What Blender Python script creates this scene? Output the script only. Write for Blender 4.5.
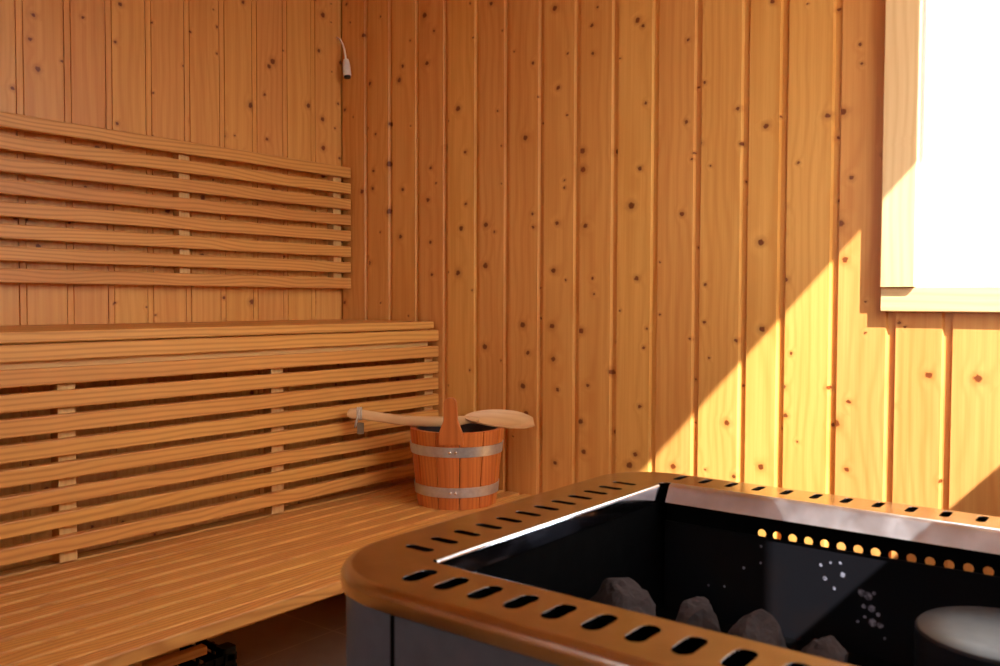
import bpy, bmesh, math, random
from mathutils import Vector, Matrix
for o in list(bpy.data.objects):
    bpy.data.objects.remove(o)
S = bpy.context.scene
COL = S.collection
PI = math.pi

# ------------------------------------------------------------------ camera
YAW, PIT, ROL, FPX = 0.910198, -0.0364938, 0.0034093, 891.3
fw = Vector((math.sin(YAW)*math.cos(PIT), math.cos(YAW)*math.cos(PIT), math.sin(PIT)))
ri = fw.cross(Vector((0, 0, 1))).normalized()
up = ri.cross(fw)
ri, up = math.cos(ROL)*ri + math.sin(ROL)*up, -math.sin(ROL)*ri + math.cos(ROL)*up
cam_d = bpy.data.cameras.new('camera')
cam = bpy.data.objects.new('camera', cam_d)
COL.objects.link(cam)
M = Matrix((ri, up, -fw)).transposed().to_4x4()
M.translation = (-2.043, -2.263, 1.0)
cam.matrix_world = M
cam_d.sensor_width = 22.3
cam_d.lens = FPX/1000*22.3
cam_d.clip_start = 0.02
cam_d.dof.use_dof = True
cam_d.dof.focus_distance = 2.35
cam_d.dof.aperture_fstop = 4.0
S.camera = cam

# ------------------------------------------------------------------ world, sun, exposure
W = bpy.data.worlds.new('world')
S.world = W
W.use_nodes = True
bg = W.node_tree.nodes['Background']
bg.inputs['Color'].default_value = (1.0, 0.985, 0.97, 1)
bg.inputs['Strength'].default_value = 3.3
sun_d = bpy.data.lights.new('sun', 'SUN')
sun_d.energy = 7.3
sun_d.angle = math.radians(0.55)
sun_d.color = (1.0, 0.95, 0.90)
sun = bpy.data.objects.new('sun', sun_d)
COL.objects.link(sun)
sun.rotation_euler = Vector((0.60, 1.0, -1.12)).to_track_quat('-Z', 'Y').to_euler()
sun.location = (-3, -6, 6)
S.view_settings.view_transform = 'Standard'
S.view_settings.look = 'None'
S.view_settings.gamma = 1.0
S.view_settings.use_curve_mapping = False
S.view_settings.exposure = 1.15
S.cycles.use_denoising = True
S.cycles.max_bounces = 12
S.cycles.diffuse_bounces = 7
S.cycles.glossy_bounces = 6
S.cycles.transparent_max_bounces = 12
S.cycles.sample_clamp_indirect = 6.0

# ------------------------------------------------------------------ materials
def nt(name):
    m = bpy.data.materials.new(name)
    m.use_nodes = True
    t = m.node_tree
    return m, t, t.nodes['Principled BSDF']

def lin(r, g, b):
    f = lambda c: (c/255/12.92) if c <= 10 else ((c/255+0.055)/1.055)**2.4
    return (f(r), f(g), f(b), 1)

class N:
    """tiny helper for node maths"""
    def __init__(s, t): s.t = t
    def new(s, ty, **kw):
        n = s.t.nodes.new(ty)
        for k, v in kw.items(): setattr(n, k, v)
        return n
    def put(s, sock, v):
        if isinstance(v, (int, float)): sock.default_value = v
        elif isinstance(v, (tuple, list)): sock.default_value = v
        else: s.t.links.new(v, sock)
    def m(s, op, a, b=0.0, c=None):
        n = s.new('ShaderNodeMath', operation=op)
        s.put(n.inputs[0], a); s.put(n.inputs[1], b)
        if c is not None: s.put(n.inputs[2], c)
        return n.outputs[0]
    def comb(s, x, y, z):
        n = s.new('ShaderNodeCombineXYZ')
        for i, v in enumerate((x, y, z)): s.put(n.inputs[i], v)
        return n.outputs[0]
    def noise(s, vec, scale, detail=2.0, rough=0.5):
        n = s.new('ShaderNodeTexNoise')
        s.put(n.inputs['Vector'], vec)
        n.inputs['Scale'].default_value = scale
        n.inputs['Detail'].default_value = detail
        n.inputs['Roughness'].default_value = rough
        return n.outputs['Fac']
    def rng(s, v, a, b, c=0.0, d=1.0, smooth=False):
        n = s.new('ShaderNodeMapRange')
        if smooth: n.interpolation_type = 'SMOOTHSTEP'
        for i, x in enumerate((v, a, b, c, d)): s.put(n.inputs[i], x)
        return n.outputs[0]
    def mix(s, f, a, b, mode='MIX'):
        n = s.new('ShaderNodeMix', data_type='RGBA', blend_type=mode)
        s.put(n.inputs[0], f); s.put(n.inputs[6], a); s.put(n.inputs[7], b)
        return n.outputs[2]
    def link(s, a, b): s.t.links.new(a, b)

def wood(name, light, dark, knot, ring=0.010, contrast=0.5, density=0.0, kx=11.0, kz=6.0,
         kr=0.085, rough=0.45, var=0.25, fibre=0.25, blot=0.3, wob=0.02):
    """solid softwood: attribute wc = (across, through, along) per board, rnd = per board"""
    m, t, p = nt(name)
    n = N(t)
    at = n.new('ShaderNodeAttribute', attribute_name='wc')
    rn = n.new('ShaderNodeAttribute', attribute_name='rnd').outputs['Fac']
    sp = n.new('ShaderNodeSeparateXYZ'); n.link(at.outputs['Vector'], sp.inputs[0])
    a, b, c = sp.outputs
    slow = n.comb(n.m('MULTIPLY', a, 6.0), n.m('MULTIPLY', b, 6.0), n.m('MULTIPLY', c, 2.4))
    w1 = n.m('SUBTRACT', n.noise(slow, 1.0, 1.5), 0.5)
    mid = n.comb(n.m('MULTIPLY', a, 22.0), n.m('MULTIPLY', b, 22.0), n.m('MULTIPLY', c, 5.0))
    w2 = n.m('SUBTRACT', n.noise(mid, 1.0, 2.0), 0.5)
    kmask = None; bump = 0.0
    if density > 0:
        fine = n.comb(n.m('MULTIPLY', a, 130.0), n.m('MULTIPLY', c, 130.0), n.m('MULTIPLY', b, 20.0))
        w3 = n.m('SUBTRACT', n.noise(fine, 1.0, 2.0), 0.5)
        w4 = n.m('SUBTRACT', n.noise(n.comb(n.m('MULTIPLY', c, 90.0), n.m('MULTIPLY', a, 90.0), 3.7), 1.0, 2.0), 0.5)
        kv = n.comb(n.m('ADD', n.m('MULTIPLY', a, kx), n.m('MULTIPLY', w3, 0.09)),
                    n.m('ADD', n.m('MULTIPLY', c, kz), n.m('MULTIPLY', w4, 0.09)), 0.0)
        vo = n.new('ShaderNodeTexVoronoi', voronoi_dimensions='2D', feature='F1')
        n.link(kv, vo.inputs['Vector']); vo.inputs['Scale'].default_value = 1.0
        vo.inputs['Randomness'].default_value = 1.0
        sc = n.new('ShaderNodeSeparateColor'); n.link(vo.outputs['Color'], sc.inputs[0])
        # true distance in the plane of the board
        d = vo.outputs['Distance']
        rad = n.m('MULTIPLY', n.rng(n.m('POWER', n.rng(sc.outputs[0], 1-density, 1.0, 0.0, 1.0), 1.6), 0.0, 1.0, 0.28, 1.0), kr)
        on = n.m('GREATER_THAN', sc.outputs[0], 1-density)
        q = n.m('DIVIDE', d, rad)
        core = n.m('MULTIPLY', n.rng(q, 1.0, 0.55, 0, 1, True), on)
        halo = n.m('MULTIPLY', n.rng(q, 2.4, 0.8, 0, 1, True), on)
        kmask = (core, halo)
        bump = n.m('MULTIPLY', n.m('MULTIPLY', n.rng(q, 5.0, 0.0, 0, 1, True), on), 0.012)
    A = n.m('ADD', a, n.m('ADD', n.m('MULTIPLY', w1, wob*4), n.m('MULTIPLY', w2, wob*0.6)))
    B = n.m('ADD', b, n.m('MULTIPLY', w1, wob*2))
    r = n.m('SQRT', n.m('ADD', n.m('MULTIPLY', A, A), n.m('MULTIPLY', B, B)))
    if density > 0: r = n.m('ADD', r, bump)
    s = n.m('SINE', n.m('MULTIPLY', r, 2*PI/ring))
    s = n.m('POWER', n.m('ADD', n.m('MULTIPLY', s, 0.5), 0.5), 2.2)
    fv = n.comb(n.m('MULTIPLY', a, 160.0), n.m('MULTIPLY', b, 160.0), n.m('MULTIPLY', c, 3.0))
    fib = n.noise(fv, 1.0, 3.5, 0.65)
    bv = n.comb(n.m('MULTIPLY', a, 26.0), n.m('MULTIPLY', b, 26.0), n.m('MULTIPLY', c, 1.5))
    bl = n.noise(bv, 1.0, 3.0)
    col = n.mix(n.m('MULTIPLY', s, contrast), light, dark)
    col = n.mix(n.m('MULTIPLY', n.rng(fib, 0.35, 0.75), fibre), col, dark)
    col = n.mix(n.m('MULTIPLY', n.rng(bl, 0.45, 0.8), blot), col, dark)
    hv = n.new('ShaderNodeHueSaturation')
    n.link(n.m('ADD', 0.5, n.m('MULTIPLY', n.m('SUBTRACT', rn, 0.5), 0.022*var/0.25)), hv.inputs['Hue'])
    n.link(n.m('ADD', 1.0, n.m('MULTIPLY', n.m('SUBTRACT', rn, 0.5), var*0.8)), hv.inputs['Value'])
    n.link(col, hv.inputs['Color'])
    col = hv.outputs[0]
    if kmask:
        col = n.mix(n.m('MULTIPLY', kmask[1], 0.35), col, n.mix(0.5, dark, knot))
        col = n.mix(n.m('MULTIPLY', kmask[0], 0.92), col, knot)
    n.link(col, p.inputs['Base Color'])
    p.inputs['Roughness'].default_value = rough
    bp = n.new('ShaderNodeBump'); bp.inputs['Strength'].default_value = 0.12
    bp.inputs['Distance'].default_value = 0.002
    n.link(fib, bp.inputs['Height']); n.link(bp.outputs[0], p.inputs['Normal'])
    return m

KN = lin(112, 48, 12)
M_WALL = wood('wood_wall_panelling', lin(230, 173, 95), lin(200, 124, 47), KN, ring=0.022, contrast=0.28,
              density=0.70, kx=10.5, kz=11.5, kr=0.118, rough=0.40, fibre=0.36, blot=0.45, var=0.12)
M_CEIL = wood('wood_ceiling', lin(230, 173, 95), lin(200, 124, 47), KN, ring=0.020, contrast=0.3, rough=0.4, var=0.1)
M_SLAT = wood('wood_bench_slats', lin(226, 167, 88), lin(174, 105, 40), KN, ring=0.0105, contrast=0.52,
              rough=0.48, fibre=0.25, blot=0.30, var=0.10, wob=0.032)
M_BATT = wood('wood_batten', lin(226, 184, 118), lin(200, 146, 82), KN, ring=0.012, contrast=0.4, rough=0.5, var=0.1)
M_CASE = wood('wood_window_casing', lin(236, 202, 150), lin(210, 162, 100), KN, ring=0.018, contrast=0.3,
              density=0.6, kx=9, kz=7, kr=0.06, rough=0.42, blot=0.2, var=0.08)
M_BUCK = wood('wood_bucket_staves', lin(212, 126, 58), lin(164, 80, 28), KN, ring=0.010, contrast=0.45,
              rough=0.42, fibre=0.35, var=0.18)
M_LADL = wood('wood_ladle', lin(222, 180, 126), lin(196, 144, 90), KN, ring=0.014, contrast=0.35, rough=0.5, var=0.05)
M_FIRE = wood('wood_firewood', lin(210, 158, 92), lin(166, 108, 54), KN, ring=0.010, contrast=0.4, rough=0.7, var=0.1)

def plain(name, col, rough=0.5, metal=0.0, bumps=0.0, bscale=60.0, spec=0.5):
    m, t, p = nt(name)
    n = N(t)
    tc = n.new('ShaderNodeTexCoord').outputs['Object']
    f = n.noise(tc, bscale, 3.0)
    c2 = tuple(x*0.82 for x in col[:3]) + (1,)
    n.link(n.mix(n.rng(f, 0.3, 0.7), c2, col), p.inputs['Base Color'])
    n.link(n.rng(f, 0.3, 0.7, rough*0.88, min(1, rough*1.1)), p.inputs['Roughness'])
    p.inputs['Metallic'].default_value = metal
    p.inputs['Specular IOR Level'].default_value = spec
    if bumps:
        bp = n.new('ShaderNodeBump'); bp.inputs['Strength'].default_value = bumps
        bp.inputs['Distance'].default_value = 0.004
        n.link(f, bp.inputs['Height']); n.link(bp.outputs[0], p.inputs['Normal'])
    return m

M_STEEL = plain('polished_stainless_steel', (0.54, 0.52, 0.505, 1), 0.16, 1.0, 0.02, 25)
M_FLANGE = plain('polished_steel_flange', (0.76, 0.79, 0.84, 1), 0.38, 1.0, 0.25, 30)
M_FOLD = plain('mirror_steel_fold', (0.56, 0.59, 0.66, 1), 0.12, 1.0, 0.03, 30)
M_SKIRT = plain('brushed_steel_skirt', (0.60, 0.57, 0.54, 1), 0.22, 1.0, 0.05, 25)
M_GALV = plain('galvanised_steel', (0.66, 0.69, 0.70, 1), 0.40, 0.75, 0.03, 90)
M_RIVET = plain('rivet_steel', (0.75, 0.74, 0.72, 1), 0.25, 1.0)
M_BODY = plain('dark_grey_enamel', lin(86, 92, 102), 0.5, 0.0, 0.0, 40, 0.15)
M_BLACK = plain('matte_black_steel', lin(6, 6, 7), 0.65, 0.0, 0.06, 30, 0.04)
M_DRUM = plain('dark_cast_iron', lin(34, 36, 43), 0.36, 0.0, 0.05, 40, 0.22)
M_LINER = plain('black_plastic_liner', lin(62, 54, 58), 0.4)
M_PLAST = plain('black_plastic', lin(9, 10, 10), 0.5, 0.0, 0.0, 60, 0.12)
M_WHITE = plain('white_plastic', lin(246, 244, 236), 0.4)
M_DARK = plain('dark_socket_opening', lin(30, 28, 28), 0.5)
M_PAINT = plain('white_paint', lin(250, 250, 250), 0.45, 0.0, 0.0, 3)
M_CORD = plain('pale_twine', lin(206, 196, 176), 0.8)
M_TAG = plain('grey_brown_tag', lin(120, 100, 72), 0.6)
M_STONE = plain('dark_grey_stone', lin(64, 57, 57), 0.9, 0.0, 0.8, 70, 0.05)
M_SKYBLOCK = plain('dark_sky_block', lin(52, 62, 38), 0.9, 0.0, 0.8, 8)
M_GROUND = plain('pale_ground', lin(170, 168, 160), 0.9)

SPOTS = [(-1.658, .543, .0028), (-1.685, .546, .0028), (-1.717, .582, .0030), (-1.744, .621, .0028), (-1.744, .595, .0024),
         (-1.836, .609, .0032), (-1.850, .615, .0030), (-1.842, .590, .0042), (-1.864, .617, .0030), (-1.868, .600, .0048), (-1.856, .578, .0032),
         (-1.895, .579, .0066), (-1.904, .576, .0072), (-1.912, .582, .0036), (-1.898, .560, .0042), (-1.909, .559, .0066), (-1.918, .552, .0040),
         (-1.900, .545, .0032), (-1.911, .539, .0072), (-1.921, .537, .0056), (-1.890, .536, .0030), (-2.066, .580, .0040), (-1.928, .520, .0030)]
def liner_mat():
    """black steel with pale lime spots splashed over the middle of the back"""
    m, t, p = nt('black_steel_with_lime_spots')
    n = N(t)
    tc = n.new('ShaderNodeTexCoord').outputs['Object']
    sp = n.new('ShaderNodeSeparateXYZ'); n.link(tc, sp.inputs[0])
    spot = None
    pat = n.noise(tc, 150, 3)
    wob = n.m('MULTIPLY', n.m('SUBTRACT', n.noise(tc, 260, 2), 0.5), 0.0030)
    for (y, z, r) in SPOTS:
        d = n.m('SQRT', n.m('ADD', n.m('POWER', n.m('SUBTRACT', sp.outputs[1], y), 2.0), n.m('POWER', n.m('SUBTRACT', sp.outputs[2], z), 2.0)))
        k = n.rng(n.m('ADD', d, wob), r, r*0.45, 0, 1, True)
        spot = k if spot is None else n.m('MAXIMUM', spot, k)
    spot = n.m('MULTIPLY', spot, n.rng(pat, 0.35, 0.62, 0.25, 1))
    rust = n.noise(tc, 9, 3)
    base = n.mix(n.m('MULTIPLY', n.rng(rust, 0.5, 0.75), 0.6), lin(20, 20, 24), lin(32, 23, 19))
    n.link(n.mix(n.m('MULTIPLY', spot, 0.8), base, lin(160, 160, 178)), p.inputs['Base Color'])
    p.inputs['Roughness'].default_value = 0.42
    p.inputs['Specular IOR Level'].default_value = 0.05
    return m
M_SPOT = liner_mat()

def tile_mat():
    m, t, p = nt('brown_floor_tiles')
    n = N(t)
    tc = n.new('ShaderNodeTexCoord').outputs['Object']
    mp = n.new('ShaderNodeMapping'); n.link(tc, mp.inputs[0])
    mp.inputs['Location'].default_value = (0.25, 0.235, 0)
    br = n.new('ShaderNodeTexBrick'); br.offset = 0.0; br.squash = 1.0
    n.link(mp.outputs[0], br.inputs['Vector'])
    br.inputs['Scale'].default_value = 1.0
    br.inputs['Brick Width'].default_value = 0.33; br.inputs['Row Height'].default_value = 0.33
    br.inputs['Mortar Size'].default_value = 0.004; br.inputs['Mortar Smooth'].default_value = 0.2
    br.inputs['Color1'].default_value = lin(152, 138, 126); br.inputs['Color2'].default_value = lin(158, 143, 130)
    br.inputs['Mortar'].default_value = lin(180, 164, 150)
    f = n.noise(tc, 14, 4)
    n.link(n.mix(n.m('MULTIPLY', n.rng(f, 0.35, 0.7), 0.35), br.outputs['Color'], lin(130, 114, 100)), p.inputs['Base Color'])
    p.inputs['Roughness'].default_value = 0.4
    return m
M_TILE = tile_mat()

def glass_mat():
    m = bpy.data.materials.new('window_glass'); m.use_nodes = True
    t = m.node_tree; t.nodes.clear(); n = N(t)
    out = n.new('ShaderNodeOutputMaterial')
    tr = n.new('ShaderNodeBsdfTransparent'); gl = n.new('ShaderNodeBsdfGlossy')
    gl.inputs['Roughness'].default_value = 0.02
    fr = n.new('ShaderNodeFresnel'); fr.inputs['IOR'].default_value = 1.45
    mx = n.new('ShaderNodeMixShader')
    n.link(fr.outputs[0], mx.inputs[0]); n.link(tr.outputs[0], mx.inputs[1]); n.link(gl.outputs[0], mx.inputs[2])
    n.link(mx.outputs[0], out.inputs[0])
    return m
M_GLASS = glass_mat()

# ------------------------------------------------------------------ mesh helpers
RN = random.Random(11)
class MB:
    def __init__(s): s.v = []; s.f = []; s.wc = []; s.rd = []
    def add(s, verts, faces, wcs=None, rnd=None):
        o = len(s.v)
        rnd = RN.random() if rnd is None else rnd
        s.v += [tuple(v) for v in verts]
        s.f += [tuple(i+o for i in f) for f in faces]
        s.wc += [tuple(w) for w in (wcs if wcs else verts)]
        s.rd += [rnd]*len(verts)
    def prism(s, prof, axis, a0, a1, rnd=None, off=None, fn=None):
        """closed 2-D outline pushed along an axis; wood grain runs along that axis"""
        off = off or (RN.uniform(-.06, .06), RN.uniform(-.09, -.02), RN.uniform(0, 60))
        n = len(prof)
        vs, wc = [], []
        for a in (a0, a1):
            for (p, q) in prof:
                P = {0: (a, p, q), 1: (p, a, q), 2: (p, q, a)}[axis]
                vs.append(fn(P) if fn else P)
                wc.append((p+off[0], q+off[1], a+off[2]))
        fs = [(i, (i+1) % n, n+(i+1) % n, n+i) for i in range(n)]
        fs += [tuple(range(n))[::-1], tuple(range(n, 2*n))]
        s.add(vs, fs, wc, rnd)
    def box(s, x0, x1, y0, y1, z0, z1, axis=0, r=0.002, rnd=None, fn=None):
        lim = [(x0, x1), (y0, y1), (z0, z1)]
        (p0, p1), (q0, q1) = [lim[i] for i in range(3) if i != axis]
        s.prism(rrect(p0, p1, q0, q1, r), axis, lim[axis][0], lim[axis][1], rnd, fn=fn)
    def tube(s, pts, rad, n=10, rnd=None):
        pts = [Vector(p) for p in pts]
        vs, fs, wc = [], [], []
        prev = None
        for i, p in enumerate(pts):
            d = (pts[min(i+1, len(pts)-1)] - pts[max(i-1, 0)]).normalized()
            u = prev if prev else (Vector((0, 0, 1)) if abs(d.z) < 0.9 else Vector((1, 0, 0)))
            u = (u - d*u.dot(d)).normalized(); prev = u
            w = d.cross(u)
            r = rad[i] if isinstance(rad, (list, tuple)) else rad
            for k in range(n):
                t = 2*PI*k/n
                vs.append(p + u*(r*math.cos(t)) + w*(r*math.sin(t)))
                wc.append((r*math.cos(t), r*math.sin(t), i*0.02))
        for i in range(len(pts)-1):
            for k in range(n):
                fs.append((i*n+k, i*n+(k+1) % n, (i+1)*n+(k+1) % n, (i+1)*n+k))
        fs += [tuple(range(n))[::-1], tuple(range((len(pts)-1)*n, len(pts)*n))]
        s.add(vs, fs, wc, rnd)
    def lathe(s, prof, c, n=48, close=False):
        """profile [(r, z)] turned about a vertical axis at c"""
        vs, fs = [], []
        m = len(prof)
        for (r, z) in prof:
            for k in range(n):
                t = 2*PI*k/n
                vs.append((c[0]+r*math.cos(t), c[1]+r*math.sin(t), c[2]+z))
        for i in range(m if close else m-1):
            j = (i+1) % m
            for k in range(n):
                fs.append((i*n+k, i*n+(k+1) % n, j*n+(k+1) % n, j*n+k))
        if not close:
            if prof[0][0] > 1e-6: fs.append(tuple(range(n))[::-1])
            if prof[-1][0] > 1e-6: fs.append(tuple(range((m-1)*n, m*n)))
        s.add(vs, fs)
    def build(s, name, mat, parent=None, smooth=None, kind=None, label=None):
        me = bpy.data.meshes.new(name)
        me.from_pydata(s.v, [], s.f)
        a = me.attributes.new('wc', 'FLOAT_VECTOR', 'POINT')
        a.data.foreach_set('vector', [x for w in s.wc for x in w])
        b = me.attributes.new('rnd', 'FLOAT', 'POINT')
        b.data.foreach_set('value', s.rd)
        bm = bmesh.new(); bm.from_mesh(me)
        bmesh.ops.recalc_face_normals(bm, faces=bm.faces)
        bm.to_mesh(me); bm.free()
        me.materials.append(mat)
        o = bpy.data.objects.new(name, me)
        COL.objects.link(o)
        if smooth:
            for p in me.polygons: p.use_smooth = True
            me.set_sharp_from_angle(angle=math.radians(smooth))
        if parent:
            o.parent = parent
            o.matrix_parent_inverse = parent_world(parent).inverted()
        if kind: o['kind'] = kind
        if label: o['label'] = label
        return o

def parent_world(p):
    m = Matrix.Translation(p.location) @ p.rotation_euler.to_matrix().to_4x4()
    if p.parent: m = parent_world(p.parent) @ p.matrix_parent_inverse @ m
    return m

def rrect(p0, p1, q0, q1, r, seg=2):
    if r <= 0: return [(p0, q0), (p1, q0), (p1, q1), (p0, q1)]
    out = []
    for (cx, cy, a0) in ((p1-r, q0+r, -90), (p1-r, q1-r, 0), (p0+r, q1-r, 90), (p0+r, q0+r, 180)):
        for k in range(seg+1):
            t = math.radians(a0 + 90*k/seg)
            out.append((cx+r*math.cos(t), cy+r*math.sin(t)))
    return out

def thing(name, label, cat, loc=(0, 0, 0), group=None):
    o = bpy.data.objects.new(name, None)
    o.empty_display_size = 0.05
    COL.objects.link(o)
    o.location = loc
    o['label'] = label; o['category'] = cat
    if group: o['group'] = group
    return o
def tag(o, label, cat, group=None):
    o['label'] = label; o['category'] = cat
    if group: o['group'] = group
    return o

# ------------------------------------------------------------------ room shell
XL, YF, ZC = -2.75, -2.42, 2.30          # left wall, front wall, ceiling
STEP, STEP_SEAM = 0.0085, 0.0042        # depth of the joints: deep in the window wall, shallow with a seam elsewhere
def board_prof(e0, e1, seam):
    """one tongue and groove board between two joints, in (depth, position): face at 0, tongue at STEP.
    position runs from e0 (start) to e1 (end, where the bevel and tongue are); direction may be negative"""
    d = 1 if e1 > e0 else -1
    s = e0 + d*0.018
    g = 0.007 if seam else 0.0
    t = STEP_SEAM if seam else STEP
    return [(t, s), (0.0006, s), (0.0, s+d*0.0006), (0.0, e1-d*0.0022), (t, e1+d*0.0012), (t+g, e1+d*0.0014),
            (t+g, e1+d*0.0028), (t, e1+d*0.0030), (t, e1+d*0.0183), (0.03, e1+d*0.0183), (0.03, s)]

def wall_boards(mb, joints, axis_map, z0, z1, hole=None, seam=False):
    """hole = (pos_a, pos_b, za, zb): boards are cut round it"""
    for e0, e1 in zip(joints[:-1], joints[1:]):
        rnd = RN.random(); off = (RN.uniform(-.06, .06), RN.uniform(-.09, -.02), RN.uniform(0, 60))
        prof = board_prof(e0, e1, seam)
        pieces = [(prof, z0, z1)]
        if hole:
            ha, hb = sorted(hole[:2])
            lo = min(p[1] for p in prof); hi = max(p[1] for p in prof)
            if hi > ha and lo < hb:
                pieces = [(prof, z0, hole[2]), (prof, hole[3], z1)]
                if lo < ha: pieces.append(([(d, min(p, ha)) for d, p in prof], hole[2], hole[3]))
                if hi > hb: pieces.append(([(d, max(p, hb)) for d, p in prof], hole[2], hole[3]))
        for pr, a, b in pieces:
            n = len(pr)
            vs = [axis_map(d, p, z) for z in (a, b) for d, p in pr]
            wc = [(p-e0+off[0], d+off[1], z+off[2]) for z in (a, b) for d, p in pr]
            fs = [(i, (i+1) % n, n+(i+1) % n, n+i) for i in range(n)] + [tuple(range(n)), tuple(range(n, 2*n))]
            mb.add(vs, fs, wc, rnd)

# right wall: joints read along the wall from the corner
JR = [0.012, -.114, -.224, -.340, -.456, -.579, -.690, -.810, -.929, -1.046, -1.164, -1.281, -1.403, -1.496,
      -1.616, -1.739, -1.851, -1.970, -2.088, -2.206, -2.324, -2.445]
WY0, WY1, WZ0, WZ1 = -1.795, -2.330, 1.030, 1.900      # opening of window 1
mb = MB()
wall_boards(mb, JR, lambda d, p, z: (d, p, z), 0, ZC, (WY0, WY1, WZ0, WZ1))
for (y0, y1, z0, z1) in ((-2.56, WY1, 0, ZC), (WY0, 0.14, 0, ZC), (WY1, WY0, 0, WZ0), (WY1, WY0, WZ1, ZC)):
    mb.box(0.029, 0.14, y0, y1, z0, z1, 2, 0)
mb.build('wall_right', M_WALL, kind='structure')

JB = [-2.79, -2.67, -2.555, -2.44, -2.322, -2.205, -2.09, -1.972, -1.856, -1.738, -1.62, -1.50, -1.382, -1.263, -1.145,
      -1.027, -.910, -.801, -.688, -.570, -.455, -.340, -.225, -.112, 0.003]
mb = MB()
wall_boards(mb, [j-0.016 for j in JB[:-1]]+[0.003], lambda d, p, z: (p, d, z), 0, ZC, seam=True)
mb.box(XL-0.14, 0.14, 0.029, 0.14, 0, ZC, 2, 0)
mb.build('wall_back', M_WALL, kind='structure')

mb = MB()
LY0, LY1, LZ0, LZ1 = -1.85, -1.25, 1.10, 1.75           # opening of window 3, left of the camera
wall_boards(mb, [0.0-0.118*i for i in range(22)], lambda d, p, z: (XL-d, p, z), 0, ZC, (LY0, LY1, LZ0, LZ1))
for (y0, y1, z0, z1) in ((YF-0.14, LY0, 0, ZC), (LY1, 0.14, 0, ZC), (LY0, LY1, 0, LZ0), (LY0, LY1, LZ1, ZC)):
    mb.box(XL-0.14, XL-0.029, y0, y1, z0, z1, 2, 0)
mb.build('wall_left', M_WALL, kind='structure')

FX0, FX1, FZ0, FZ1 = -1.16, -0.08, 1.168, 2.075          # opening of window 2, behind the camera
mb = MB()
wall_boards(mb, [XL+0.118*i for i in range(25)], lambda d, p, z: (p, YF-d, z), 0, ZC, (FX0, FX1, FZ0, FZ1))
for (x0, x1, z0, z1) in ((XL-0.14, FX0, 0, ZC), (FX1, 0.14, 0, ZC), (FX0, FX1, 0, FZ0), (FX0, FX1, FZ1, ZC)):
    mb.box(x0, x1, YF-0.08, YF-0.029, z0, z1, 2, 0)
mb.build('wall_front', M_WALL, kind='structure')

mb = MB()
for i in range(22):
    y0 = 0.03-0.118*i
    mb.prism([(y0, ZC), (y0-0.110, ZC), (y0-0.118, ZC+STEP), (y0-0.118, ZC+0.03), (y0, ZC+0.03)], 0, XL-0.03, 0.03)
mb.box(XL-0.14, 0.14, YF-0.14, 0.14, ZC+0.029, ZC+0.12, 0, 0)
mb.build('ceiling', M_CEIL, kind='structure')

mb = MB(); mb.box(XL-0.14, 0.14, YF-0.14, 0.14, -0.1, 0.0, 0, 0)
mb.build('floor', M_TILE, kind='structure')
mb = MB(); mb.box(-14, 14, -16, 12, -0.5, -0.2, 0, 0)
mb.build('ground', M_GROUND, kind='structure')

# unseen dark blocks added outside the window behind the camera to cut low skylight
mb = MB()
for k in range(12):
    x = -11+1.6*k
    mb.box(x, x+1.55, -7.6+0.2*math.sin(k*1.7), -6.6+0.2*math.sin(k*2.3), -0.2, 1.25+0.10*math.sin(k*1.3), 2, 0.3)
mb.build('added_sky_block', M_SKYBLOCK, kind='structure')

# window 1: casing boards on the wall, white frame and pane in the reveal
win = bpy.data.objects.new('window_1', None); COL.objects.link(win); win.location = (0, -2.06, WZ0); win['kind'] = 'structure'
CT, ST = 0.031, 0.020
mb = MB(); mb.box(-CT, 0.004, -1.800, -1.731, 1.032, 1.966, 2, 0.0025); mb.build('casing', M_CASE, win)
mb = MB(); mb.box(-CT, 0.004, -2.395, -2.326, 1.032, 1.966, 2, 0.0025); mb.build('casing', M_CASE, win)
mb = MB(); mb.box(-ST, 0.004, -2.40, -1.731, 0.979, 1.031, 1, 0.0025); mb.build('window_sill', M_CASE, win)
mb = MB(); mb.box(-ST, 0.004, -2.325, -1.801, 1.895, 1.965, 1, 0.0025); mb.build('casing', M_CASE, win)
mb = MB()
for (y0, y1, z0, z1) in ((-1.806, -1.793, WZ0-0.005, WZ1+0.005), (-2.335, -2.285, WZ0-0.005, WZ1+0.005),
                         (-2.29, -1.804, WZ0-0.01, WZ0+0.003), (-2.29, -1.804, WZ1-0.045, WZ1+0.01)):
    mb.box(0.006, 0.075, y0, y1, z0, z1, 2, 0.002)
mb.build('window_frame', M_PAINT, win)
mb = MB(); mb.box(0.060, 0.064, -2.286, -1.805, WZ0+0.002, WZ1-0.043, 2, 0); mb.build('pane', M_GLASS, win)

# window 2 (behind the camera, the sun comes through it)
win2 = bpy.data.objects.new('window_2', None); COL.objects.link(win2); win2.location = (-1.0, YF, FZ0); win2['kind'] = 'structure'
mb = MB()
mb.box(FX0-0.05, FX0-0.001, YF-0.02, YF+0.015, FZ0-0.05, FZ1+0.05, 2, 0.002)
mb.box(FX1+0.001, FX1+0.05, YF-0.02, YF+0.015, FZ0-0.05, FZ1+0.05, 2, 0.002)
mb.box(FX0, FX1, YF-0.02, YF+0.015, FZ1+0.001, FZ1+0.05, 0, 0.002)
mb.box(FX0, FX1, YF-0.02, YF+0.015, FZ0-0.05, FZ0-0.001, 0, 0.002)
mb.build('casing', M_CASE, win2)

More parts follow.
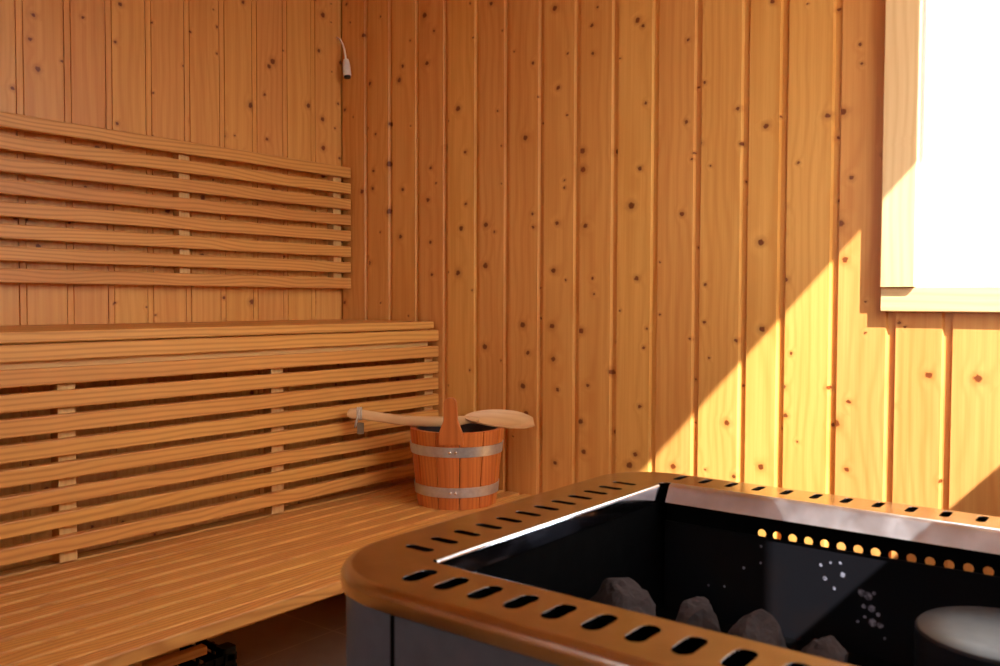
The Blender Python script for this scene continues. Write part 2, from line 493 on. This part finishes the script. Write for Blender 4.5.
# window 3 (left of the camera, its daylight shows on the steel edge)
win3 = bpy.data.objects.new('window_3', None); COL.objects.link(win3); win3.location = (XL, -1.45, LZ0); win3['kind'] = 'structure'
mb = MB()
mb.box(XL-0.02, XL+0.02, LY0-0.06, LY0-0.001, LZ0-0.06, LZ1+0.06, 2, 0.002)
mb.box(XL-0.02, XL+0.02, LY1+0.001, LY1+0.06, LZ0-0.06, LZ1+0.06, 2, 0.002)
mb.box(XL-0.02, XL+0.02, LY0, LY1, LZ1+0.001, LZ1+0.06, 1, 0.002)
mb.box(XL-0.02, XL+0.02, LY0, LY1, LZ0-0.06, LZ0-0.001, 1, 0.002)
mb.build('casing', M_CASE, win3)
mb = MB(); mb.box(XL-0.074, XL-0.070, LY0-0.002, LY1+0.002, LZ0-0.002, LZ1+0.002, 1, 0); mb.build('pane', M_GLASS, win3)

# ------------------------------------------------------------------ back rest on the back wall
XB0, XB1 = -2.60, -0.006
br = thing('backrest', 'slatted wooden backrest fixed high on the back wall above the upper bench', 'backrest', (-1.3, 0, 1.23))
mb = MB()
ZB = [(1.0375+0.0521*i, 1.0725+0.0521*i) for i in range(8)]
for z0, z1 in ZB:
    mb.box(XB0, XB1, -0.053, -0.0305, z0, z1, 0, 0.003)
mb.build('slat_panel', M_SLAT, br)
for x0 in (-0.062, -0.626, -1.20, -1.77, -2.34):
    mb = MB(); mb.box(x0, x0+0.033, -0.030, -0.0003, 1.045, 1.430, 2, 0.0015); mb.build('batten', M_BATT, br)

# ------------------------------------------------------------------ upper bench with its slatted front
YP = -0.442
ub = thing('upper_bench', 'upper sauna bench with a slatted wooden front reaching down to the lower bench', 'bench', (-1.3, -0.22, 0))
mb = MB()
for k in range(8):
    y1 = -0.006 - k*0.0545
    mb.box(XB0, -0.026, y1-0.045 if k < 7 else YP+0.002, y1, 0.9125, 0.9355, 0, 0.003)
mb.build('seat', M_SLAT, ub)
mb = MB()
ZP = [(.876, .909), (.827, .860), (.778, .812), (.728, .763), (.679, .7125), (.631, .664), (.580, .6115), (.531, .5615), (.479, .5105)]
for z0, z1 in ZP:
    mb.box(XB0, -0.006, YP, YP+0.022, z0-0.0008, z1+0.0008, 0, 0.003)
mb.build('slat_panel', M_SLAT, ub)
for x0 in (-0.045, -0.617, -1.157, -1.72, -2.28):
    mb = MB(); mb.box(x0, x0+0.038, YP+0.0225, YP+0.055, 0.452, 0.838, 2, 0.0015); mb.build('batten', M_BATT, ub)
mb = MB(); mb.box(XB0, -0.030, YP+0.0225, YP+0.045, 0.839, 0.912, 0, 0.002); mb.build('front_rail', M_BATT, ub)
mb = MB(); mb.box(XB0, -0.030, -0.045, -0.001, 0.845, 0.912, 0, 0.002); mb.build('back_rail', M_BATT, ub)

# ------------------------------------------------------------------ lower bench
lb = thing('lower_bench', 'lower slatted sauna bench carrying the wooden bucket, open underneath', 'bench', (-1.3, -0.7, 0))
mb = MB()
yf = [-.4095, -.467, -.5245, -.582, -.6395, -.697, -.7545, -.812, -.8665, -.918]
for k, y in enumerate(yf):
    mb.box(XB0, -0.008, y, y+0.043, 0.4235, 0.45, 0, 0.002)
mb.box(XB0, -0.008, -0.957, -0.9225, 0.4235, 0.45, 0, 0.0035)
mb.build('seat', M_SLAT, lb)
for x0 in (-0.09, -1.30, -2.50):
    mb = MB(); mb.box(x0, x0+0.045, -0.90, -0.30, 0.345, 0.423, 1, 0.002); mb.build('cross_beam', M_BATT, lb)
for x0 in (-0.065, -1.278, -2.48):
    mb = MB(); mb.box(x0, x0+0.045, -0.36, -0.31, 0.0, 0.345, 2, 0.002); mb.build('leg', M_BATT, lb)
for x0 in (-2.48,):
    mb = MB(); mb.box(x0, x0+0.045, -0.88, -0.83, 0.0, 0.345, 2, 0.002); mb.build('leg', M_BATT, lb)

# ------------------------------------------------------------------ wooden bucket
BC = Vector((-0.201, -0.683, 0.4503))
RB, RT, HB = 0.107, 0.1280, 0.2055
FA = math.atan2(-0.61, -0.79) - 0.145         # towards the viewer
bk = thing('bucket', 'reddish wooden stave bucket with two steel hoops standing on the lower bench', 'bucket', BC)
mb = MB()
NS = 12
for k in range(NS):
    a0 = FA + 2*PI*(k-0.5)/NS; a1 = a0 + 2*PI/NS
    g = 0.0010
    vs, wc = [], []
    off = (RN.uniform(-.05, .05), RN.uniform(-.07, -.02), RN.uniform(0, 40))
    ts = [a0+g/RB, a0+0.03, (a0+a1)/2, a1-0.03, a1-g/RB]
    for z in (0.0, HB):
        R = RB + (RT-RB)*z/HB
        ro = [R-0.0010, R-0.0002, R+0.0022, R-0.0002, R-0.0010]
        ring = [(r, t) for r, t in zip(ro, ts)] + [(R-0.014, t) for t in ts[::-1]]
        for r, t in ring:
            vs.append(BC + Vector((r*math.cos(t), r*math.sin(t), z)))
            wc.append((off[0]+(t-a0)*R, off[1]+r-R, off[2]+z))
    n = 10
    fs = [(i, (i+1) % n, n+(i+1) % n, n+i) for i in range(n)] + [tuple(range(n)), tuple(range(n, 2*n))]
    mb.add(vs, fs, wc)
mb.build('stave_body', M_BUCK, bk)
mb = MB()
mb.lathe([(0.001, 0.012), (RB-0.016, 0.012), (RB-0.0155, 0.016), (RT-0.0155, HB-0.006), (RT-0.0185, HB-0.006), (RB-0.0185, 0.016), (0.001, 0.0155)], BC, 48)
mb.build('liner', M_LINER, bk, 40)
# long front stave that serves as the grip
mb = MB()
hf = [(0.0, 0.0325), (0.020, 0.0320), (0.033, 0.0300), (0.047, 0.0245), (0.062, 0.0188), (0.082, 0.0172), (0.107, 0.0168)]
hf = [(h, w) for h, w in hf] + [(0.107+0.0160*math.sin(t), 0.0168*math.cos(t)**0.8 if t < 1.57 else 0.0) for t in [PI/2*i/6 for i in range(1, 7)]]
base = BC + Vector((0, 0, HB-0.030)); slope = (RT-RB)/HB
rad = Vector((math.cos(FA+0.075), math.sin(FA+0.075), 0)); tan = Vector((-rad.y, rad.x, 0))
vs, wc, fs = [], [], []
off = (0.01, -0.04, 3.3)
for (h, w) in hf:
    R = RB+slope*(HB-0.030+h)
    ctr = Vector((BC.x, BC.y, base.z+h)) + rad*R
    for sgn, dr in ((-1, 0.0045), (-0.92, 0.0065), (0.92, 0.0065), (1, 0.0045), (1, -0.010), (0.92, -0.012), (-0.92, -0.012), (-1, -0.010)):
        ww = max(w, 0.0008)
        vs.append(ctr + tan*(sgn*ww) + rad*dr); wc.append((off[0]+sgn*ww, off[1]+dr, off[2]+h))
n = 8
for i in range(len(hf)-1):
    for k in range(n):
        fs.append((i*n+k, i*n+(k+1) % n, (i+1)*n+(k+1) % n, (i+1)*n+k))
fs += [tuple(range(n)), tuple(range((len(hf)-1)*n, len(hf)*n))]
mb.add(vs, fs, wc, 0.45)
mb.build('grip_stave', M_BUCK, bk, label='long front stave rising above the rim as a grip')
for zc, nm in ((0.154, 'upper'), (0.046, 'lower')):
    R0 = RB+slope*(zc-0.0135); R1 = RB+slope*(zc+0.0135)
    mb = MB()
    mb.lathe([(R0+0.0010, zc-0.0135), (R0+0.0036, zc-0.0130), (R1+0.0036, zc+0.0130), (R1+0.0010, zc+0.0135)], BC, 64, True)
    hp = mb.build('hoop', M_GALV, bk, 40, label='grey galvanised steel %s hoop' % nm)
    for da in (-0.045, 0.075):
        t = FA + da + 0.10
        R = RB+slope*zc+0.0036
        c = BC + Vector((R*math.cos(t), R*math.sin(t), zc))
        nrm = Vector((math.cos(t), math.sin(t), 0)); tg = Vector((-nrm.y, nrm.x, 0))
        mb = MB(); vs, fs = [], []
        for (r, h) in ((0.0046, 0.0), (0.0040, 0.0018), (0.0022, 0.003)):
            for k in range(12):
                q = 2*PI*k/12
                vs.append(c + nrm*h + tg*(r*math.cos(q)) + Vector((0, 0, r*math.sin(q))))
        for i in range(2):
            for k in range(12): fs.append((i*12+k, i*12+(k+1) % 12, (i+1)*12+(k+1) % 12, (i+1)*12+k))
        fs.append(tuple(range(24, 36)))
        mb.add(vs, fs); mb.build('rivet', M_RIVET, hp, 50)

# ------------------------------------------------------------------ ladle lying across the bucket
LP, LD = Vector((-0.20, -0.69, 0)), Vector((0.70, -0.714, 0)).normalized()
LN = Vector((LD.y, -LD.x, 0))            # horizontal, towards the viewer side
if LN.dot(Vector((-0.79, -0.61, 0))) < 0: LN = -LN
ld = thing('ladle', 'pale wooden ladle with a long curved handle laid across the top of the bucket', 'ladle', (-0.2, -0.69, 0.668))
mb = MB(); vs, wc, fs = [], [], []
hp = [(-0.300, .6935, .006), (-0.294, .6945, .0130), (-0.280, .6945, .0150), (-0.253, .6900, .0135), (-0.200, .6820, .0135), (-0.160, .6755, .0140),
      (-0.120, .6720, .0140), (-0.079, .6705, .0138), (-0.030, .6700, .0138), (0.000, .6715, .0135), (0.020, .6740, .0115), (0.040, .6755, .0080), (0.055, .6755, .0040)]
for (s, z, hh) in hp:
    c = LP + LD*s + Vector((0, 0, z))
    for k in range(12):
        q = 2*PI*k/12
        cx, cy = math.cos(q), math.sin(q)
        e = lambda v: math.copysign(abs(v)**0.6, v)
        vs.append(c + LN*(0.0085*e(cx)) + Vector((0, 0, hh*e(cy)))); wc.append((hh*e(cy), 0.05+0.0085*e(cx), s))
for i in range(len(hp)-1):
    for k in range(12): fs.append((i*12+k, i*12+(k+1) % 12, (i+1)*12+(k+1) % 12, (i+1)*12+k))
fs += [tuple(range(12)), tuple(range((len(hp)-1)*12, len(hp)*12))]
mb.add(vs, fs, wc, 0.5)
mb.build('handle', M_LADL, ld, 60)
# bowl: a shallow pointed dish tilted so that its hollow faces the room
mb = MB(); vs, wc, fs = [], [], []
NSEG, NT = 20, 14
tilt = math.radians(33)
wd = Vector((0, 0, 1))*math.sin(tilt) - LN*math.cos(tilt)      # across the bowl: up and away
nn = LN*math.sin(tilt) + Vector((0, 0, 1))*math.cos(tilt)      # opening direction
def bowl_pt(u, t, outer):
    s = 0.012 + 0.194*u
    if u < 0.62: w = 0.0345*(max(0.0, 1-((0.62-u)/0.62)**2.0))**0.75 + 0.002
    else: w = 0.0365*(1-0.55*((u-0.62)/0.38)**2.6)
    dep = 0.017*math.sin(PI*min(1, u*0.95+0.04))**0.7
    zc = 0.6765 - 0.015*u**2
    c = LP + LD*s + Vector((0, 0, zc))
    h = -dep*(1-t*t) + (0.008)
    if outer: h -= 0.0055*(1-0.5*t*t)
    return c + wd*(w*t*(1.0 if not outer else 1.02)) + nn*h, (w*t, 0.05+h, s)
for outer in (0, 1):
    for i in range(NSEG+1):
        for j in range(NT+1):
            p, q = bowl_pt(i/NSEG, -1+2*j/NT, outer)
            vs.append(p); wc.append(q)
B0 = (NSEG+1)*(NT+1)
ix = lambda o, i, j: o*B0 + i*(NT+1) + j
for i in range(NSEG):
    for j in range(NT):
        fs.append((ix(0, i, j), ix(0, i+1, j), ix(0, i+1, j+1), ix(0, i, j+1)))
        fs.append((ix(1, i, j), ix(1, i, j+1), ix(1, i+1, j+1), ix(1, i+1, j)))
    fs.append((ix(0, i, 0), ix(1, i, 0), ix(1, i+1, 0), ix(0, i+1, 0)))
    fs.append((ix(0, i, NT), ix(0, i+1, NT), ix(1, i+1, NT), ix(1, i, NT)))
for j in range(NT):
    fs.append((ix(0, 0, j), ix(0, 0, j+1), ix(1, 0, j+1), ix(1, 0, j)))
    fs.append((ix(0, NSEG, j), ix(1, NSEG, j), ix(1, NSEG, j+1), ix(0, NSEG, j+1)))
mb.add(vs, fs, wc, 0.55)
mb.build('bowl', M_LADL, ld, 50)
# hanging loop and tag at the end of the handle
mb = MB()
hc = LP + LD*(-0.279) + Vector((0, 0, 0.692))
pts = []
for k in range(25):
    t = 2*PI*k/24
    pts.append(hc + LD*(0.006+0.010*math.sin(t)*0.7) + LN*(0.0125*math.cos(t)) + Vector((0, 0, -0.008+0.026*math.sin(t+0.2))))
mb.tube(pts, 0.0022, 8)
lp = mb.build('hanging_loop', M_CORD, ld, 60, label='pale twine loop through the handle end')
mb = MB()
tc = hc + LD*0.014 + LN*0.006
for (a, z0, z1) in ((0.0, -0.052, -0.022),):
    pr = []
    mb.add([tc+LD*sx*0.009+LN*sy*0.003+Vector((0, 0, z)) for z in (z0, z1) for sx, sy in ((-1, -1), (1, -1), (1, 1), (-1, 1))],
           [(0, 1, 2, 3), (4, 7, 6, 5), (0, 4, 5, 1), (1, 5, 6, 2), (2, 6, 7, 3), (3, 7, 4, 0)])
mb.build('tag', M_TAG, lp)
mb = MB()
for q0 in (0.0, 0.005, 0.010):
    mb.tube([hc + LD*(0.006+q0) + LN*(0.0100*math.cos(t)) + Vector((0, 0, 0.0022+0.0165*math.sin(t))) for t in [2*PI*k/16 for k in range(17)]], 0.0024, 6)
mb.build('twine_wrap', M_CORD, ld, 60)

# ------------------------------------------------------------------ lamp holder hanging in the corner
lh = thing('lamp_holder', 'white cable with an empty white lamp socket hanging in the back corner', 'lamp socket', (-0.02, -0.004, 1.866))
mb = MB()
mb.tube([(-0.014, 0.004, 1.868), (-0.020, -0.006, 1.867), (-0.021, -0.020, 1.858), (-0.021, -0.032, 1.842), (-0.021, -0.040, 1.822), (-0.021, -0.045, 1.800), (-0.021, -0.047, 1.787)], 0.0032, 10)
mb.build('cable', M_WHITE, lh, 60)
ax0, ax1 = Vector((-0.021, -0.047, 1.790)), Vector((-0.023, -0.056, 1.733))
mb = MB()
mb.tube([ax0.lerp(ax1, t) for t in (0, 0.03, 0.16, 0.3, 0.34, 0.9, 0.97, 1.0)], [0.005, 0.0085, 0.0105, 0.0115, 0.0125, 0.0135, 0.0135, 0.0125], 20)
so = mb.build('socket', M_WHITE, lh, 40)
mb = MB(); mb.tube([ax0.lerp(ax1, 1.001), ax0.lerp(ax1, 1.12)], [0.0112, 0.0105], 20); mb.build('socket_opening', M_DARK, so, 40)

# ------------------------------------------------------------------ sauna heater
X0, X1, Y0, Y1, ZT = -1.397, -0.628, -2.330, -1.458, 0.700
IX0, IX1, IY0, IY1 = -1.290, -0.725, -2.214, -1.580
ht = thing('sauna_heater', 'large sauna heater with a slotted shiny steel rim and black open middle', 'heater', ((X0+X1)/2, (Y0+Y1)/2, 0))
def rr_ring(off, seg=8):
    out = []
    for sx, sy, a0, r in ((1, -1, -90, .11), (1, 1, 0, .11), (-1, 1, 90, .14), (-1, -1, 180, .14)):
        cx = (X1-r) if sx > 0 else (X0+r); cy = (Y1-r) if sy > 0 else (Y0+r)
        for k in range(seg+1):
            t = math.radians(a0+90*k/seg)
            out.append((cx+(r-off)*math.cos(t), cy+(r-off)*math.sin(t)))
    return out
def slot_outline(cx, cy, lx, ly, seg=6):
    """stadium; longer along the bigger of lx, ly"""
    r = min(lx, ly)/2
    out = []
    if lx >= ly:
        h = lx/2-r
        for k in range(seg+1): t = -PI/2+PI*k/seg; out.append((cx+h+r*math.cos(t), cy+r*math.sin(t)))
        for k in range(seg+1): t = PI/2+PI*k/seg; out.append((cx-h+r*math.cos(t), cy+r*math.sin(t)))
    else:
        h = ly/2-r
        for k in range(seg+1): t = PI*k/seg; out.append((cx+r*math.cos(t), cy+h+r*math.sin(t)))
        for k in range(seg+1): t = PI+PI*k/seg; out.append((cx+r*math.cos(t), cy-h+r*math.sin(t)))
    return out
slots = []
for k in range(12):
    x = -1.258+0.0447*k
    slots.append(slot_outline(x, -1.531, 0.0150, 0.042)); slots.append(slot_outline(x, -2.270, 0.0130, 0.042))
for k in range(14):
    y = -1.604-0.0457*k
    slots.append(slot_outline(-1.336, y, 0.048, 0.0205)); slots.append(slot_outline(-0.667, y+0.021, 0.040, 0.0130))
def curve_plate(outer, holes, z0, z1, bevel):
    cu = bpy.data.curves.new('tmp', 'CURVE'); cu.dimensions = '2D'; cu.fill_mode = 'BOTH'
    for pts in [outer]+holes:
        sp = cu.splines.new('POLY'); sp.points.add(len(pts)-1); sp.use_cyclic_u = True
        for q, (x, y) in zip(sp.points, pts): q.co = (x, y, 0, 1)
    cu.extrude = (z1-z0)/2 - bevel; cu.bevel_depth = bevel; cu.bevel_resolution = 2; cu.offset = -bevel
    o = bpy.data.objects.new('tmp', cu); COL.objects.link(o)
    dg = bpy.context.evaluated_depsgraph_get()
    me = bpy.data.meshes.new_from_object(o.evaluated_get(dg))
    bpy.data.objects.remove(o); bpy.data.curves.remove(cu)
    zm = (z0+z1)/2
    r = MB(); r.add([(v.co.x, v.co.y, v.co.z+zm) for v in me.vertices], [tuple(p.vertices) for p in me.polygons])
    bpy.data.meshes.remove(me)
    return r
mb = curve_plate(rr_ring(0.0121), [rrect(IX0-.0012, IX1+.011, IY0-.0055, IY1+.0055, 0.015, 6)]+slots, ZT-0.0014, ZT, 0.0002)
mb.build('rim_plate', M_STEEL, ht, 35)
# rounded skirt round the outside of the rim
mb = MB(); vs, fs = [], []
prof = [(0.0122, 0.0)] + [(0.0120-0.0120*math.sin(t), -0.0120+0.0120*math.cos(t)) for t in [PI/2*i/8 for i in range(1, 9)]] + [(0.0, -0.0225), (0.0015, -0.0235), (0.010, -0.0235), (0.010, -0.0215), (0.003, -0.0210), (0.0030, -0.012), (0.0060, -0.006), (0.0122, -0.003)]
rings = [[(x, y, ZT+dz) for x, y in rr_ring(off)] for off, dz in prof]
n = len(rings[0])
for r in rings: vs += r
for i in range(len(rings)):
    j = (i+1) % len(rings)
    for k in range(n): fs.append((i*n+k, i*n+(k+1) % n, j*n+(k+1) % n, j*n+k))
mb.add(vs, fs); mb.build('rim_skirt', M_SKIRT, ht, 40)
# inner flange folded down round the opening
def fold(p0, p1, inward, depth, e):
    p0, p1, inward = Vector(p0), Vector(p1), Vector(inward)
    r = 0.011 if e else (0.0012 if inward.x > 0 else 0.0055)                 # wide fold, then a lip (leaning in over the firebox at the back)
    pf = [(-r, 0.0)] + [(-r+r*math.sin(t), -r+r*math.cos(t)) for t in [PI/2*(0.72 if e else 1.0)*i/6 for i in range(1, 7)]] + [(e, -depth), (e-0.0018, -depth), (-0.0018-0.2*r, -r-0.001), (-r, -0.0016)]
    dd = (p1-p0).normalized()*0.0100              # stop short of the rounded corners
    vs = [P + inward*a + Vector((0, 0, ZT+b)) for P in (p0+dd, p1-dd) for a, b in pf]
    n = len(pf)
    fs = [(i, (i+1) % n, n+(i+1) % n, n+i) for i in range(n)] + [tuple(range(n)), tuple(range(n, 2*n))]
    m = MB(); m.add(vs, fs); return m
for p0, p1, inn in (((IX0, IY1, 0), (IX1, IY1, 0), (0, -1, 0)), ((IX0, IY0, 0), (IX1, IY0, 0), (0, 1, 0)),
                    ((IX0, IY0, 0), (IX0, IY1, 0), (1, 0, 0)), ((IX1, IY0, 0), (IX1, IY1, 0), (-1, 0, 0))):
    fold(p0, p1, inn, 0.0285, 0.011 if inn[0] < 0 else 0.0).build('inner_flange', M_FLANGE if inn[0] < 0 else M_FOLD, ht, 35)
# outer casing, open at the back below the rim
mb = MB(); vs, fs = [], []
o1, o2 = rr_ring(0.006), rr_ring(0.0085)
n = len(o1)
def ztop(x): return 0.6762 if x < X1-0.03 else 0.52
for ring in (o1, o2):
    for x, y in ring: vs.append((x, y, 0.06))
    for x, y in ring: vs.append((x, y, ztop(x)))
for k in range(n):
    j = (k+1) % n
    fs += [(k, j, n+j, n+k), (2*n+k, 3*n+k, 3*n+j, 2*n+j), (n+k, n+j, 3*n+j, 3*n+k), (k, 2*n+k, 2*n+j, j)]
mb.add(vs, fs); mb.build('casing', M_BODY, ht, 30)
mb = MB(); mb.box(X0+0.002, X0+0.0058, Y0+0.15, -1.623, 0.09, 0.6758, 2, 0.0012); mb.build('front_panel', M_BODY, ht)
mb = MB(); mb.box(X0+0.0032, X0+0.0065, -1.6228, -1.6160, 0.09, 0.6755, 2, 0); mb.build('panel_seam', M_BLACK, ht)
mb = MB(); mb.box(X0+0.06, X1-0.06, Y0+0.06, Y1-0.06, 0.0, 0.0598, 0, 0.003); mb.build('plinth', M_BODY, ht)
# perforated back plate: the wall behind shows through its holes
BX = -0.700
holes = []
for k in range(28):
    cy = -1.5705-0.02420*k
    if cy < -2.19: break
    if k >= 7: holes.append((cy, 0.6375))
mb = MB()
zr0, zr1, ya, yb = 0.632-0.008, 0.645+0.008, IY0, IY1+0.02
# strip with round holes made from cells, solid above and below
def strip_cells(mb, x, hs, z0, z1, pitch, r):
    for cy, cz in hs:
        c = []
        sq = []
        for k in range(16):
            t = 2*PI*k/16
            c.append((x, cy+r*math.cos(t), cz+r*math.sin(t)))
            m_ = max(abs(math.cos(t)), abs(math.sin(t)))
            ey = pitch/2*math.cos(t)/m_; ez = math.sin(t)/m_
            ez = ez*((z1-cz) if ez > 0 else (cz-z0))
            sq.append((x, cy+ey, cz+ez))
        mb.add(c+sq, [(k, (k+1) % 16, 16+(k+1) % 16, 16+k) for k in range(16)])
strip_cells(mb, BX, holes, zr0, zr1, 0.0242, 0.0068)
y_first = holes[0][0]+0.0121; y_last = holes[-1][0]-0.0121
def quad(y0, y1, z0, z1): mb.add([(BX, y0, z0), (BX, y1, z0), (BX, y1, z1), (BX, y0, z1)], [(0, 1, 2, 3)])
quad(y_first, yb, zr0, zr1); quad(ya, y_last, zr0, zr1); quad(ya, yb, zr1, 0.699); quad(ya, yb, 0.40, zr0)
o = mb.build('perforated_plate', M_BLACK, ht)
sm = o.modifiers.new('solid', 'SOLIDIFY'); sm.thickness = 0.0012; sm.offset = 1
# firebox liner
mb = MB()
LZ = 0.6362
mb.box(-0.7145, -0.7120, IY0-0.001, IY1+0.001, 0.40, LZ, 2, 0)
mb.build('back_liner', M_SPOT, ht)
mb = MB()
mb.box(IX0-0.012, -0.7012, IY1+0.004, IY1+0.008, 0.40, 0.690, 2, 0)
mb.box(IX0-0.012, -0.7012, IY0-0.008, IY0-0.004, 0.40, 0.690, 2, 0)
mb.box(IX0-0.012, IX0-0.008, IY0-0.004, IY1+0.004, 0.40, 0.690, 2, 0)
mb.box(IX0-0.012, -0.7012, IY0-0.008, IY1+0.008, 0.484, 0.488, 0, 0)
o2, o3 = rr_ring(0.0245), rr_ring(0.0260)  # black ring added inside the casing to keep the rim slots dark
vs = [(x, y, z) for ring in (o2, o3) for z in (0.45, None) for x, y, z in [(x, y, (z if z else (0.6975 if x < X1-0.03 else 0.50))) for x, y in ring]]
n = len(o2)
mb.add(vs, [f for k in range(n) for f in ((k, (k+1) % n, n+(k+1) % n, n+k), (2*n+k, 3*n+k, 3*n+(k+1) % n, 2*n+(k+1) % n), (n+k, n+(k+1) % n, 3*n+(k+1) % n, 3*n+k))])
mb.build('firebox', M_BLACK, ht)
# round cast drum standing in the right side of the firebox
mb = MB()
DC, DR, DZ = Vector((-0.893, -2.105, 0)), 0.100, 0.622
mb.lathe([(DR-0.004, 0.4885), (DR-0.004, DZ-0.05), (DR-0.004, DZ-0.004), (DR-0.006, DZ-0.001), (DR-0.009, DZ), (DR*0.6, DZ+0.002), (0.002, DZ+0.003)], DC, 48)

mb.build('drum', M_DRUM, ht, 28, label='round dark drum with a flat grey top inside the firebox')

# ------------------------------------------------------------------ stones in the firebox
def stone(seed, c, size, rot=0.0):
    r = random.Random(seed)
    bm = bmesh.new()
    bmesh.ops.create_icosphere(bm, subdivisions=4, radius=1.0)
    planes = []
    for _ in range(9):
        d = Vector((r.uniform(-1, 1), r.uniform(-1, 1), r.uniform(-1, 1))).normalized()
        planes.append((d, r.uniform(0.62, 0.92)))
    ph = [r.uniform(0, 6.28) for _ in range(6)]
    for v in bm.verts:
        p = v.co.copy()
        for d, h in planes:                      # broken facets
            e = p.dot(d) - h
            if e > 0: p -= d*e
        q = 1 + 0.02*math.sin(23*p.x+ph[3])*math.sin(19*p.y+ph[4]) + 0.025*math.sin(9*p.x+ph[0]) + 0.025*math.sin(11*p.y+ph[1]) + 0.02*math.sin(13*p.z+ph[2]) + r.uniform(-.018, .018)
        p *= q
        v.co = Vector((p.x*size[0], p.y*size[1], p.z))
    bmesh.ops.rotate(bm, verts=bm.verts, cent=(0, 0, 0), matrix=Matrix.Rotation(rot, 3, 'Z'))
    lo = min(v.co.z for v in bm.verts); hi = max(v.co.z for v in bm.verts)
    top = c[2]                                    # each stone stands on the firebox floor
    k = (top-0.4885)/(hi-lo)
    for v in bm.verts: v.co.z = (v.co.z-lo)*k
    me = bpy.data.meshes.new('stone'); bm.to_mesh(me); bm.free()
    me.materials.append(M_STONE)
    o = bpy.data.objects.new('stone', me); COL.objects.link(o)
    o.location = (c[0], c[1], 0.4885)
    o['category'] = 'stone'; o['group'] = 'stones in the heater firebox'
    return o
STONES = [      # seed, centre and top height, half width and depth, turn, label
    (1, (-0.975, -1.641, 0.608), (.076, .056), 0.3, 'largest dark grey stone, rising to a peak at the left of the firebox'),
    (2, (-1.052, -1.712, 0.608), (.042, .034), 1.0, 'small stone close to the slotted rim, just right of the peaked stone'),
    (7, (-0.945, -1.744, 0.602), (.048, .038), 2.6, 'lumpy stone left of centre in the firebox, second big one from the peaked stone'),
    (3, (-0.950, -1.835, 0.604), (.054, .040), 0.0, 'brownish broad stone in the middle of the firebox row'),
    (9, (-1.062, -1.838, 0.610), (.036, .040), 0.4, 'low stone in front of the brownish broad stone, nearest the slotted rim'),
    (4, (-0.975, -1.925, 0.600), (.046, .035), 0.0, 'small rough upright stone closest to the round drum in the firebox'),
]
for sd, c, sz, ro, lab in STONES:
    stone(sd, c, sz, ro)['label'] = lab
# ------------------------------------------------------------------ black crate with firewood under the lower bench
cr = thing('crate', 'black plastic crate under the lower bench at the bottom edge of the photo', 'crate', (-1.0, -0.40, 0))
CX0, CX1, CY0, CY1, CZ = -1.21, -0.815, -0.545, -0.20, 0.200
mb = MB()
mb.box(CX0, CX1, CY0, CY1, 0.0, 0.008, 0, 0.002)
for z0, z1 in ((0.008, 0.05), (0.062, 0.088), (0.100, 0.126), (0.138, 0.164), (0.172, 0.190)):
    mb.box(CX0, CX1, CY0, CY0+0.006, z0, z1, 0, 0.002); mb.box(CX0, CX1, CY1-0.006, CY1, z0, z1, 0, 0.002)
    mb.box(CX0, CX0+0.006, CY0+0.006, CY1-0.006, z0, z1, 1, 0.002); mb.box(CX1-0.006, CX1, CY0+0.006, CY1-0.006, z0, z1, 1, 0.002)
for k in range(14):
    x = CX0+0.03+k*(CX1-CX0-0.06)/13
    mb.box(x-0.004, x+0.004, CY0-0.003, CY0+0.003, 0.0, 0.19, 2, 0.001)
for k in range(10):
    y = CY0+0.03+k*(CY1-CY0-0.06)/9
    mb.box(CX1-0.003, CX1+0.003, y-0.004, y+0.004, 0.0, 0.19, 2, 0.001)
mb.build('basket', M_PLAST, cr)
for x, y in ((CX0, CY0), (CX1-0.035, CY0), (CX0, CY1-0.035), (CX1-0.035, CY1-0.035)):
    mb = MB(); mb.box(x, x+0.035, y, y+0.035, 0.150, 0.205, 2, 0.006); mb.build('corner_post', M_PLAST, cr)
for i, (y, z, x1, lab) in enumerate(((-0.50, 0.040, -0.86, ''),)):
    pass
mb = MB()
mb.prism(rrect(-0.024, 0.024, -0.016, 0.016, 0.003), 0, -0.30, 0.17, fn=lambda P: (P[0]-1.10, P[1]-0.470, P[2]+0.2215))
tag(mb.build('firewood', M_FIRE), 'flat pale board lying on the black crate, highest just below the bench edge', 'firewood', 'boards on the black crate')
mb = MB()
mb.prism(rrect(-0.012, 0.012, -0.010, 0.010, 0.003), 0, -0.26, 0.20, fn=lambda P: (P[0]-1.09, P[1]-0.528, P[2]+0.2155))
tag(mb.build('firewood', M_FIRE), 'thin pale stick lying along the near rim of the black crate', 'firewood', 'boards on the black crate')
